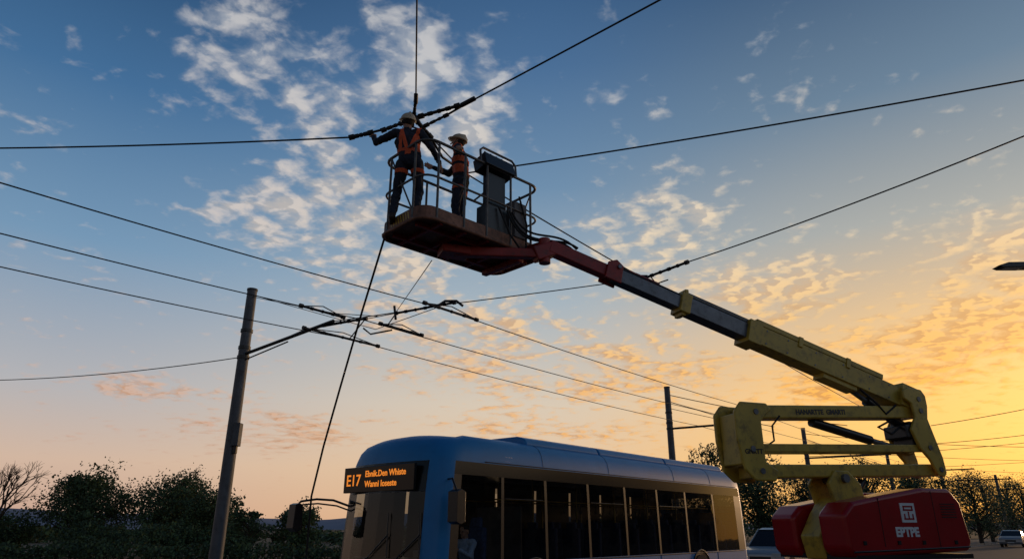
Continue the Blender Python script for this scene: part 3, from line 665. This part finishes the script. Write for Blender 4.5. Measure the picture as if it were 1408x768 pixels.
# riser
def plates(g,prof,w,t,k): g.prism(prof,-w-t,-w,k); g.prism(prof,w,w+t,k)
g=MB()
cb_=[(3.08,2.20),(3.42,2.20),(3.58,2.34),(3.66,2.75),(3.66,3.12),(3.54,3.26),(3.10,3.26),(3.02,3.18),(3.22,3.00),(3.22,2.46),(3.02,2.34)]
plates(g,cb_,.20,.05,'yellow'); g.box((3.56,0,2.76),(.06,.39,.70),'yellow'); g.box((3.36,0,2.74),(.05,.38,.6),'black')
for x,z in((3.3,3.13),(3.3,2.33),(3.42,2.62)): g.cyl((x,-.262,z),(x,.262,z),.04,'steel',14)
g.done('riser_link_block',lift,.02)
g=MB()
g.beam((3.38,0,3.14),(.05,0,3.32),.30,.19,'yellow'); g.done('upper_riser_arm',lift,.02)
g=MB(); g.beam((3.38,.0,2.33),(-.10,0,2.44),.34,.18,'yellow'); g.done('lower_riser_arm',lift,.02)
g=MB(); g.beam((3.38,.17,2.64),(-.05,.17,2.76),.06,.11,'yellow'); g.beam((3.38,-.17,2.64),(-.05,-.17,2.76),.06,.11,'yellow'); g.beam((1.9,0,2.68),(1.7,0,2.70),.34,.09,'yellow'); g.done('tie_rods',lift,.01)
g=MB()
rb=[(.42,3.62),(.30,3.68),(.02,3.66),(-.05,3.56),(-.05,3.40),(.0,3.20),(-.16,2.62),(-.18,2.40),(-.12,2.33),(.02,2.36),(.12,2.58),(.28,2.74),(.40,3.02),(.26,3.22),(.28,3.42),(.42,3.50)]
plates(g,rb,.20,.05,'yellow'); g.box((.18,0,2.95),(.30,.36,.42),'black'); g.box((.36,0,3.0),(.2,.42,.20),'black')
for x,z in((.12,3.50),(.12,3.32),(-.06,2.44),(.08,2.76)): g.cyl((x,-.262,z),(x,.262,z),.04,'steel',14)
g.done('boom_pivot_block',lift,.02)
g=MB()
g.cyl((2.1,0,3.08),(1.0,0,2.86),.07,'black',14); g.cyl((1.0,0,2.86),(.35,0,2.74),.042,'steel',12)
g.cyl((.30,0,3.12),(.95,0,3.46),.075,'black',14); g.cyl((.95,0,3.46),(1.35,0,3.68),.04,'steel',12)
g.tube([(.5,.14,3.4),(.75,.15,3.25),(.9,.15,3.4),(1.2,.16,3.6)],.018,'rubber',6)
g.tube([(.4,.1,3.1),(.7,.14,2.95),(.9,.1,3.05),(.5,.05,3.2)],.018,'rubber',6)
g.tube([(3.2,.1,2.6),(3.0,.2,2.75),(3.02,.22,2.95),(2.85,.2,3.10)],.014,'rubber',6)
g.done('hydraulics',lift)
text_mesh('arm_lettering','HANARTTE  GMARTI',.10,(2.50,.153,3.150),(-1,0,.054),(.054,0,1),'black',lift,.004)
text_mesh('arm_lettering','GNRTT',.09,(3.56,.253,2.55),(-1,0,.03),(.03,0,1),'black',lift,.003)
# telescopic boom
P0=Vector((0.08,0,3.47)); P1=Vector((6.36,0,5.28)); bdv=(P1-P0); bl_=bdv.length; bu=bdv.normalized(); bn=Vector((-bu.z,0,bu.x))
def bp(s,o=0,y=0): return P0+bdv*s+bn*o+Vector((0,y,0))
g=MB(); g.beam(bp(-.01),bp(.485),.28,.29,'yellow'); g.beam(bp(.10,.19,.10),bp(.47,.19,.10),.09,.08,'yellow'); g.beam(bp(.10,.185,-.08),bp(.47,.185,-.08),.10,.08,'steel')
g.tube([bp(.06,.18,.02),bp(.10,.20,.015),bp(.47,.20,.015)],.02,'rubber',8); g.tube([bp(.05,.16,-.02),bp(.10,.19,-.02),bp(.47,.19,-.02)],.015,'rubber',8)
g.beam(bp(.455),bp(.49),.34,.35,'yellow'); g.beam(bp(.27,-.165),bp(.17,-.165),.22,.10,'yellow'); g.beam(bp(.0,.04),bp(.045,.04),.36,.36,'yellow')
for s_ in(.20,.34): g.beam(bp(s_,.16),bp(s_+.012,.16),.32,.16,'yellow')
for s_ in(.08,.14,.22,.30,.38,.44):
    for o_ in(-.10,.10): g.cyl(bp(s_,o_,.139),bp(s_,o_,.147),.014,'steel',8)
g.done('main_boom_section',lift,.018)
g=MB(); g.beam(bp(.47),bp(.665),.22,.235,'steel'); g.beam(bp(.48,.16,.05),bp(.66,.16,.05),.09,.06,'rail'); g.tube([bp(.48,.15,-.04),bp(.66,.15,-.04)],.022,'rubber',8); g.done('mid_boom_section',lift,.015)
g=MB(); g.beam(bp(.642),bp(.668),.27,.30,'yellow'); g.box(bp(.655,.18),(.06,.2,.10),'yellow'); g.box(bp(.655,-.15),(.07,.2,.08),'yellow'); g.done('boom_collar',lift,.012)
g=MB(); g.beam(bp(.66),bp(.835),.18,.19,'steel'); g.tube([bp(.66,.12,.04),bp(.75,.13,.04),bp(.84,.12,.04)],.022,'rubber',8); g.tube([bp(.66,.11,-.04),bp(.84,.12,-.04)],.018,'rubber',8); g.done('fly_boom_section',lift,.012)
g=MB(); g.beam(bp(.82),bp(.99),.16,.18,'jibred'); 
for y0,y1 in((-.12,-.085),(.085,.12)): g.prism([(-.12,-.13),(.14,-.13),(.14,.12),(.02,.20),(-.10,.14)],y0,y1,'jibred',T=lambda a,y,z:tuple(bp(.835)+bu*a+bn*z+Vector((0,y,0))))
g.cyl(bp(.83,.10,-.15),bp(.83,.10,.15),.03,'steel',12)
g.cyl(bp(.78,.16),bp(.72,.16),.03,'jibred',10)
g.beam(bp(.72,.12),bp(.80,.14),.11,.05,'jibred')
g.done('jib',lift,.012)
# basket (frame aligned with own axes)
BC=Vector((-.69,8.83,5.30)); bx=Vector((.722,.692,0)); by=Vector((-.692,.722,0))
BM=Matrix(((bx.x,by.x,0,BC.x),(bx.y,by.y,0,BC.y),(0,0,1,BC.z),(0,0,0,1))); BT=LI@BM
hx,hy=1.07,.50
def rrect(hx,hy,r,z,n=5):
    pts=[]
    for cx,cy,a0 in((hx-r,hy-r,0),(-hx+r,hy-r,90),(-hx+r,-hy+r,180),(hx-r,-hy+r,270)):
        for i in range(n+1): a=R(a0+90*i/n); pts.append((cx+r*math.cos(a),cy+r*math.sin(a),z))
    return pts
g=MB()
lo=rrect(hx,hy,.2,0.0); n=len(lo); up=rrect(hx,hy,.2,.15)
g.add(lo,[tuple(range(n))],'rust'); lo2=rrect(hx-.012,hy-.012,.19,.045); g.add(lo2,[tuple(range(n))],'rail')
g.add(lo+up,[(i,(i+1)%n,(i+1)%n+n,i+n) for i in range(n)],'rust'); ui=rrect(hx-.012,hy-.012,.19,.15); g.add(up+ui,[(i,(i+1)%n,(i+1)%n+n,i+n) for i in range(n)],'rust'); g.add(lo2+ui,[(i,(i+1)%n,(i+1)%n+n,i+n) for i in range(n)],'rust')
g.xf(BT); g.done('platform_floor',lift)
g=MB()
for x in(-.75,-.35,.05,.45,.8): g.beam((x,-hy+.02,-.03),(x,hy-.02,-.03),.05,.055,'jibred')
g.beam((-hx+.08,-.25,-.035),(hx-.08,-.25,-.035),.05,.065,'jibred'); g.beam((-hx+.08,.25,-.035),(hx-.08,.25,-.035),.05,.065,'jibred')
g.tube(rrect(hx,hy,.2,-.02),.028,'rust',8,closed=True)
for i in range(8):
    x=-hx-.003; 
    g.add([(x,-.22+.055*i,.02),(x,-.195+.055*i,.02),(x,-.165+.055*i,.13),(x,-.19+.055*i,.13)],[(0,1,2,3)],'yellow')
g.xf(BT); g.done('platform_frame',lift,.006)
g=MB()
g.tube(rrect(hx,hy,.2,1.10),.021,'rail',10,closed=True); g.tube(rrect(hx,hy,.2,.58),.016,'rail',8,closed=True)
for x,y in((-.85,-hy),(-.4,-hy),(0.0,-hy),(.45,-hy),(.85,-hy),(-.85,hy),(-.3,hy),(.3,hy),(.85,hy),(hx,.28),(hx,-.28),(-hx,.28),(-hx,-.28)):
    g.tube([(x,y,.0),(x,y,1.10)],.017,'rail',8)
g.tube([(-.12,-hy,1.1),(-.12,-hy+.02,1.3),(-.06,-hy+.03,1.36),(.5,-hy+.03,1.36),(.56,-hy+.02,1.3),(.56,-hy,1.1)],.017,'rail',8)
g.tube([(.56,-hy,1.12),(.62,-hy+.2,1.2),(.62,.1,1.2),(.62,hy,1.12)],.015,'rail',8)
g.tube([(-hx,-.28,.1),(-hx,.28,1.08)],.012,'rail',6); g.tube([(hx,.28,.1),(hx,-.28,1.08)],.012,'rail',6)
g.xf(BT); g.done('guard_rails',lift)
g=MB(); g.box((.22,-hy+.10,1.16),(.56,.26,.20),'black',rx=R(-14)); g.box((.22,-hy+.11,1.275),(.50,.18,.03),'rail',rx=R(-14)); g.box((.22,-hy+.10,.72),(.34,.10,.62),'black'); g.box((.22,-hy+.12,.30),(.42,.22,.42),'black')
for i in range(4): g.cyl((.05+.11*i,-hy+.12,1.28),(.05+.11*i,-hy+.12,1.38),.014,'black',8)
g.box((.66,-hy+.10,.45),(.24,.18,.55),'inner'); g.box((.80,.2,.32),(.3,.3,.35),'black')
g.xf(BT); g.done('control_console',lift,.015)
JW=LI@Vector((.45,8.75,5.28))
g=MB(); c0=BT@Vector((-.15,0,-.12)); 
g.beam(JW+Vector((-.12,0,-.04)),JW+Vector((.16,0,-.16)),.18,.20,'jibred')
g.beam(JW+Vector((.1,0,-.14)),c0,.13,.13,'jibred'); g.box(c0,(.4,.3,.12),'jibred'); g.beam(BT@Vector((.75,-.4,-.10)),BT@Vector((.75,.4,-.10)),.10,.08,'jibred')
g.cyl(JW+Vector((.0,0,-.26)),JW+Vector((0,0,.10)),.08,'jibred',18); g.beam(BT@Vector((.9,-.1,.1)),JW,.12,.12,'jibred')
g.beam(BT@Vector((.95,-.25,.15)),BT@Vector((.95,.25,.15)),.08,.3,'jibred')
g.done('platform_rotator',lift,.015)
g=MB()
for dy,dd in((.05,.0),(-.03,.05),(.09,.1)):
    a=bp(.93,.12,dy); b=BT@Vector((.45-dd,-hy-.03,.5)); m1=a.lerp(b,.35)+Vector((.0,0,.18-dd)); m2=a.lerp(b,.75)+Vector((0,0,-.42-dd*2))
    pts=[]
    for i in range(17):
        t=i/16; pts.append(a*(1-t)**3+m1*3*t*(1-t)**2+m2*3*t*t*(1-t)+b*t**3)
    g.tube(pts,.016,'rubber',8)
g.tube([BT@Vector(p) for p in((.2,-hy-.02,.5),(.35,-hy-.1,.1),(.55,-hy-.12,-.1),(.7,-hy-.05,-.02),(.75,-hy-.02,.4),(.6,-hy-.02,.8))],.015,'rubber',8)
g.done('hoses',lift)
# tag rope
g=MB(); pr=[(-1.72,8.48,5.30),(-2.10,9.14,4.45),(-2.50,9.87,3.52),(-2.82,10.45,2.75),(-3.07,10.95,2.06),(-3.13,11.2,1.15),(-3.15,11.28,.02)]
g.tube(pr,.0155,'rope',8); g.tube([(-1.72,8.48,5.26),(-1.75,8.5,5.34),(-1.70,8.46,5.36)],.022,'rope',8)
g.tube([(-3.15+.22*math.cos(a*.6)*(1-a*.012),11.28+.22*math.sin(a*.6),.02+a*.002) for a in range(30)],.014,'rope',6); g.done('tag_rope')

# ---------------------------------------------------------------- people
class Body:
    def __init__(s): s.v=[];s.f=[];s.segs=[]
    def seg(s,lab,p0,p1,r0,r1,pref=(1,0,0),nn=14,hr=4):
        p0=Vector(p0);p1=Vector(p1); a=p1-p0
        if a.length<1e-5: a=Vector((0,0,1e-5))
        ax=a.normalized(); pf=Vector(pref); u=pf-ax*pf.dot(ax)
        if u.length<.15: pf=Vector((0,1,0)); u=pf-ax*pf.dot(ax)
        u.normalize(); w=ax.cross(u)
        q=lambda r:(r,r,r) if isinstance(r,(int,float)) else r
        r0=q(r0);r1=q(r1); o=len(s.v); rings=[]
        for i in range(hr+1):
            t=R(-86+86*i/hr); rings.append((p0+ax*(r0[2]*math.sin(t)),r0[0]*math.cos(t),r0[1]*math.cos(t)))
        for i in range(hr+1):
            t=R(86*i/hr); rings.append((p1+ax*(r1[2]*math.sin(t)),r1[0]*math.cos(t),r1[1]*math.cos(t)))
        for c,ru,rw in rings:
            for j in range(nn): b=2*math.pi*j/nn; s.v.append(tuple(c+u*ru*math.cos(b)+w*rw*math.sin(b)))
        m=len(rings)
        for i in range(m-1):
            for j in range(nn): s.f.append((o+i*nn+j,o+i*nn+(j+1)%nn,o+(i+1)*nn+(j+1)%nn,o+(i+1)*nn+j))
        s.f.append(tuple(o+j for j in range(nn))[::-1]); s.f.append(tuple(o+(m-1)*nn+j for j in range(nn)))
        s.segs.append((lab,np.array(p0),np.array(p1),(r0[0]+r0[1])/2,(r1[0]+r1[1])/2))
    def hand(s,wr,dr,pn,side,curl):
        wr=Vector(wr);dr=Vector(dr).normalized();pn=Vector(pn);pn=(pn-dr*pn.dot(dr)).normalized();lat=dr.cross(pn)*side
        s.seg('hand',wr,wr+dr*.035,(.026,.018,.02),(.036,.015,.02),pref=lat)
        s.seg('hand',wr+dr*.03,wr+dr*.082,(.036,.015,.012),(.040,.013,.012),pref=lat)
        for i,ln in enumerate((.074,.082,.076,.060)):
            p=wr+dr*(.088-(.006 if i==3 else 0))+lat*(.030-.020*i); th=0; 
            for fr,c,rr in((.44,curl*.7,.0095),(.31,curl,.0085),(.25,curl*.7,.0075)):
                th+=c; dd=dr*math.cos(th)+pn*math.sin(th)+lat*(.05*(1.5-i)); dd.normalize(); q=p+dd*ln*fr; s.seg('hand',p,q,rr,rr*.93,nn=8,hr=2); p=q
        p=wr+dr*.028+lat*.030; q=p+(dr*.55+lat*.6+pn*.45).normalized()*.038; s.seg('hand',p,q,.0125,.011,nn=8,hr=2); e=q+(dr*.75+lat*.05+pn*.65).normalized()*.032; s.seg('hand',q,e,.0105,.009,nn=8,hr=2)
def person(name,J,loc,yaw,mats,harness=None,helmet=False,grip=(1.0,0.6),palm=((0,0,-1),(0,0,-1)),look=(0,1,0)):
    B_=Body(); V_=lambda k:Vector(J[k]); S=B_.seg
    S('legs',V_('pelvis'),V_('pelvis')+Vector((0,0,.03)),(.165,.12,.10),(.16,.115,.10))
    S('torso',V_('waist'),V_('waist').lerp(V_('chest'),.4),(.145,.105,.09),(.155,.11,.09)); S('torso',V_('pelvis').lerp(V_('waist'),.5),V_('waist'),(.155,.115,.06),(.146,.107,.08))
    S('torso',V_('waist').lerp(V_('chest'),.5),V_('chest'),(.158,.112,.09),(.178,.118,.11)); S('torso',V_('chest'),V_('neck')-Vector((0,0,.06)),(.175,.115,.1),(.125,.085,.06))
    S('neck',V_('neck')-Vector((0,0,.05)),V_('head')-Vector((0,.01,.04)),.062,.055)
    for a,sx in(('l',-1),('r',1)):
        S('torso',V_('neck')-Vector((0,0,.05)),V_(a+'sh'),.062,.066)
        S('sleeve',V_(a+'sh'),V_(a+'el'),.063,.048); S('sleeve',V_(a+'el'),V_(a+'el').lerp(V_(a+'wr'),.35),.046,.046); S('sleeve',V_(a+'el').lerp(V_(a+'wr'),.35),V_(a+'wr'),.045,.031)
        S('legs',V_(a+'hip'),V_(a+'kn'),.092,.062); S('legs',V_(a+'kn'),V_(a+'kn').lerp(V_(a+'an'),.35),.061,.062); S('legs',V_(a+'kn').lerp(V_(a+'an'),.35),V_(a+'an'),.06,.048)
        S('boot',V_(a+'an'),V_(a+'an')-Vector((0,.02,.03)),.048,.048); S('boot',V_(a+'an')-Vector((0,.01,.035)),V_(a+'toe'),(.046,.044,.04),(.042,.032,.04))
        i=0 if a=='l' else 1
        B_.hand(V_(a+'wr'),V_(a+'wr')-V_(a+'el') if J.get(a+'hd') is None else Vector(J[a+'hd']),palm[i],1 if a=='l' else -1,grip[i])
    # head, oriented with look direction
    H=V_('head'); f=Vector(look).normalized(); rgt=f.cross(Vector((0,0,1))).normalized(); upv=rgt.cross(f)
    hp=lambda x,y,z:H+rgt*x+f*y+upv*z
    S('head',hp(0,-.015,.03),hp(0,.015,.035),(.074,.088,.085),(.074,.085,.08),pref=rgt); S('head',hp(0,.02,-.02),hp(0,.035,-.065),(.062,.06,.05),(.045,.045,.032),pref=rgt)
    S('head',hp(0,.088,.01),hp(0,.112,-.022),.010,.014,nn=8,hr=2); S('head',hp(-.03,.082,.03),hp(.03,.082,.03),.012,.012,nn=8,hr=2)
    S('head',hp(-.018,.078,-.052),hp(.018,.078,-.052),.008,.008,nn=8,hr=2); S('head',hp(0,.065,-.085),hp(0,.07,-.085),.02,.018,nn=8,hr=2)
    for sx in(-1,1): S('head',hp(sx*.076,-.012,.012),hp(sx*.08,-.018,-.02),(.007,.017,.02),(.006,.012,.014),pref=rgt,nn=8,hr=2)
    me=bpy.data.meshes.new('tmp'); me.from_pydata(B_.v,[],B_.f); ob=bpy.data.objects.new('tmp',me); scene.collection.objects.link(ob)
    m=ob.modifiers.new('r','REMESH'); m.mode='VOXEL'; m.voxel_size=.0065; m.adaptivity=0
    m2=ob.modifiers.new('s','SMOOTH'); m2.factor=.5; m2.iterations=4
    bpy.context.view_layer.update(); nm=bpy.data.meshes.new_from_object(ob.evaluated_get(bpy.context.evaluated_depsgraph_get())); bpy.data.objects.remove(ob)
    np_=len(nm.polygons); ctr=np.zeros(np_*3); nm.polygons.foreach_get('center',ctr); ctr=ctr.reshape(-1,3)
    best=np.full(np_,1e9); lab=np.zeros(np_,int); labs=['torso','sleeve','legs','boot','hand','neck','head']
    for l,a,b,ra,rb_ in B_.segs:
        ab=b-a; t=np.clip(((ctr-a)@ab)/max(ab@ab,1e-9),0,1); dd=np.linalg.norm(ctr-(a+t[:,None]*ab),axis=1)-(ra+(rb_-ra)*t)
        u=dd<best; best[u]=dd[u]; lab[u]=labs.index(l)
    keys=[mats['top'],mats['top'],mats['legs'],'boot',mats['skin'],mats['skin'],mats['skin'],'orange','hair']
    slot=lab.copy(); Hn=np.array(H); rel=ctr-Hn; fy=rel@np.array(f); fz=rel@np.array(upv)
    hm=(lab==6)&((fz>.045)&(fy<.07)|(fy<-.02)&(fz>-.02)) ; slot[hm]=8
    if harness:
        Wt=np.array(V_('waist')); Ck=np.array(V_('chest')); x=ctr[:,0]-Wt[0]; z=ctr[:,2]; zw=Wt[2]; zn=J['neck'][2]
        tor=(lab==0); q=np.clip((z-zw)/(zn-zw),0,1)
        st=tor&((np.abs(np.abs(x)-(.015+.11*q))<.024)|(np.abs(np.abs(x)-.115)<.022)&(q>.05)|(np.abs(z-zw-.01)<.028))
        if harness=='vest': st=tor&(z>zw-.04)&~((np.abs(z-zw-.12)<.02)|(np.abs(z-zw-.24)<.02)|(np.abs(np.abs(x)-.06)<.012))
        lg=(lab==2)&(np.abs(z-(J['pelvis'][2]-.14))<.025)
        slot[st]=7; slot[lg]=7
    for k in keys: nm.materials.append(M[k])
    nm.polygons.foreach_set('material_index',slot.astype(np.int32)); nm.polygons.foreach_set('use_smooth',[True]*np_)
    vn=len(nm.vertices); mv=np.zeros(vn,bool)
    lv=np.zeros(len(nm.loops),int); nm.loops.foreach_get('vertex_index',lv); ls_=np.zeros(np_,int); nm.polygons.foreach_get('loop_total',ls_)
    fl=np.repeat(slot>=7,ls_); mv[lv[fl]]=True
    co_=np.zeros(vn*3); nm.vertices.foreach_get('co',co_); no=np.zeros(vn*3); nm.vertices.foreach_get('normal',no)
    co_=co_.reshape(-1,3); no=no.reshape(-1,3)
    # cloth folds on trunk and limbs
    cloth=np.zeros(vn,bool); cloth[lv[np.repeat((lab<=2),ls_)]]=True
    wr_=np.sin(co_[:,2]*55+6*np.sin(co_[:,0]*23)+5*np.sin(co_[:,1]*19))*.0035+np.sin(co_[:,2]*24+4*np.sin(co_[:,0]*13+2))*.004
    co_=co_+no*((mv*.007)+(cloth*wr_))[:,None]; nm.vertices.foreach_set('co',co_.ravel()); nm.update()
    o=empty(name,loc,yaw); bo=bpy.data.objects.new('body',nm); scene.collection.objects.link(bo); bo.parent=o
    g=MB()
    for sx in(-1,1):
        b_=MB(); b_.ell((0,0,0),(.012,.012,.009),'eye',8,6); c=hp(sx*.03,.079,.010); g.add([Vector(v)+c for v in b_.v],b_.f,'eye',True)
    g.done('eyes',o)
    if helmet:
        g=MB(); hm_=Matrix((rgt,f,upv)).transposed().to_4x4(); hm_.translation=H
        b_=MB(); b_.ell((0,-.005,.045),(.108,.128,.105),'helmet',24,8,z0=0); b_.ell((0,.02,.047),(.122,.155,.012),'helmet',24,4,z0=-90); b_.tube([(0,-.125,.07),(0,-.07,.145),(0,.03,.155),(0,.11,.10)],.012,'helmet',8)
        for sx in(-1,1): b_.tube([(sx*.09,-.01,.04),(sx*.07,.03,-.05),(sx*.02,.05,-.105)],.005,'black',5)
        b_.xf(hm_); b_.done('helmet',o)
    return o
std=dict(pelvis=(0,0,.94),waist=(0,0,1.08),chest=(0,.01,1.30),neck=(0,.0,1.47),head=(0,.02,1.61),
 lhip=(-.095,0,.92),rhip=(.095,0,.92),lkn=(-.13,.04,.50),rkn=(.12,.03,.50),lan=(-.15,-.02,.10),ran=(.14,-.03,.10),ltoe=(-.17,.14,.045),rtoe=(.17,.13,.045),
 lsh=(-.185,0,1.42),rsh=(.185,0,1.42))
j1=dict(std); j1.update(pelvis=(.05,-.03,.88),waist=(.03,-.02,1.02),chest=(-.01,.0,1.23),neck=(-.02,.02,1.40),head=(-.03,.05,1.535),lhip=(-.05,-.03,.86),rhip=(.14,-.03,.86),lkn=(-.13,.10,.48),rkn=(.17,.09,.48),
 lsh=(-.20,.02,1.36),rsh=(.165,.0,1.35),lel=(-.46,.12,1.28),lwr=(-.555,.33,1.49),lhd=(-.1,.45,.8),rel=(.33,.02,1.12),rwr=(.42,.18,.99),rhd=(.3,.7,-.5))
person('line_worker',j1,(-1.42,8.13,5.345),0.0,dict(top='navy',legs='denim',skin='skin2'),harness='straps',helmet=True,grip=(1.15,.5),palm=((0,.5,-1),(-1,0,-.3)),look=(-.35,.8,.28))
j2=dict(std); j2.update(head=(0,.06,1.60),neck=(0,.03,1.465),chest=(0,.02,1.295),lsh=(-.19,.02,1.41),rsh=(.18,.04,1.41),
 lel=(-.42,-.05,1.24),lwr=(-.62,-.11,1.145),lhd=(-.8,-.1,-.25),rel=(.24,.24,1.24),rwr=(.16,.46,1.32),rhd=(-.2,1,.35))
person('line_worker',j2,(-.74,8.80,5.345),R(82),dict(top='navy',legs='denim',skin='skin'),harness='vest',helmet=True,grip=(.95,.6),palm=((0,0,-1),(-1,0,0)),look=(.1,.9,.25))
jd=dict(pelvis=(0,.0,.10),waist=(0,.0,.22),chest=(0,.03,.43),neck=(0,.04,.60),head=(0,.07,.735),lhip=(-.1,.03,.08),rhip=(.1,.03,.08),lkn=(-.14,.46,.12),rkn=(.14,.46,.12),
 lan=(-.14,.55,-.28),ran=(.14,.55,-.28),ltoe=(-.14,.71,-.34),rtoe=(.14,.71,-.34),lsh=(-.19,.03,.55),rsh=(.19,.03,.55),lel=(-.27,.20,.33),lwr=(-.21,.44,.44),rel=(.27,.20,.33),rwr=(.21,.44,.44),lhd=(.1,.9,.35),rhd=(-.1,.9,.35))
dl=Matrix.Translation((-1.25,12.1,0))@Matrix.Rotation(math.atan2(.76,.65),4,'Z')@Vector((1.45,.70,.80))
person('bus_driver',jd,dl,math.atan2(.76,.65)+R(90),dict(top='shirt',legs='denim',skin='skin'),grip=(1.0,1.0),palm=((0,0,-1),(0,0,-1)),look=(0,1,0))

# ---------------------------------------------------------------- cars
def car(loc,yaw,k,suv=False):
    o=empty('parked_car' if suv else 'car',loc,yaw); h=1.45 if not suv else 1.62; W=.88
    g=MB(); low=[(-2.15,.30),(2.12,.28),(2.2,.45),(2.18,.72),(2.0,.84),(.95,.98),(-1.2,1.0),(-2.0,.98),(-2.18,.85),(-2.22,.5)]
    g.prism(low,-W,W,k); g.done('body',o,.07,3)
    def sec(x0,x1,z,w): return [(x0,-w,z),(x1,-w,z),(x1,w,z),(x0,w,z)]
    g=MB(); a=sec(-2.0,1.15,.96,.82); b=sec(-1.6 if suv else -1.25,.35,h-.06,.66); g.add(a+b,[(0,1,5,4),(1,2,6,5),(2,3,7,6),(3,0,4,7)],'gloss'); g.done('windows',o,.03)
    g=MB(); b2=sec(-1.64 if suv else -1.3,.42,h-.07,.68); c=sec(-1.45 if suv else -1.1,.2,h,.58); g.add(b2+c,[(0,1,5,4),(1,2,6,5),(2,3,7,6),(3,0,4,7),(4,5,6,7),(0,3,2,1)],k)
    for sy in(-1,1):
        for xa,xb in((1.15,.36),(-.35,-.35),(-2.0,-1.6 if suv else -1.25)): g.tube([(xa,sy*.825,.97),(xb,sy*.67,h-.05)],.03,k,6)
    g.done('roof_and_pillars',o,.02)
    g=MB()
    for x in(-1.35,1.35):
        for sy in(-1,1): g.cyl((x,sy*.70,.32),(x,sy*.90,.32),.32,'rubber',24); g.cyl((x,sy*.905,.32),(x,sy*.89,.32),.19,'steel',16)
    g.done('wheels',o)
    g=MB()
    for sy in(-1,1): g.box((2.17,sy*.62,.68),(.08,.34,.14),'lampglass'); g.box((-2.2,sy*.66,.78),(.06,.26,.16),'taill'); g.box((.75,sy*.97,1.0),(.12,.16,.12),k)
    g.box((2.2,0,.55),(.04,.8,.14),'black'); g.box((2.215,0,.42),(.02,.5,.1),'white'); g.done('lamps_grille_mirrors',o,.015)
ya=math.atan2(-.76,-.65)
car((10.6,28.9,0),ya,'carw',True)
car((46,67,0),ya,'carw'); car((16.9,35.6,0),ya,'card',True); car((60,84.5,0),ya,'card')
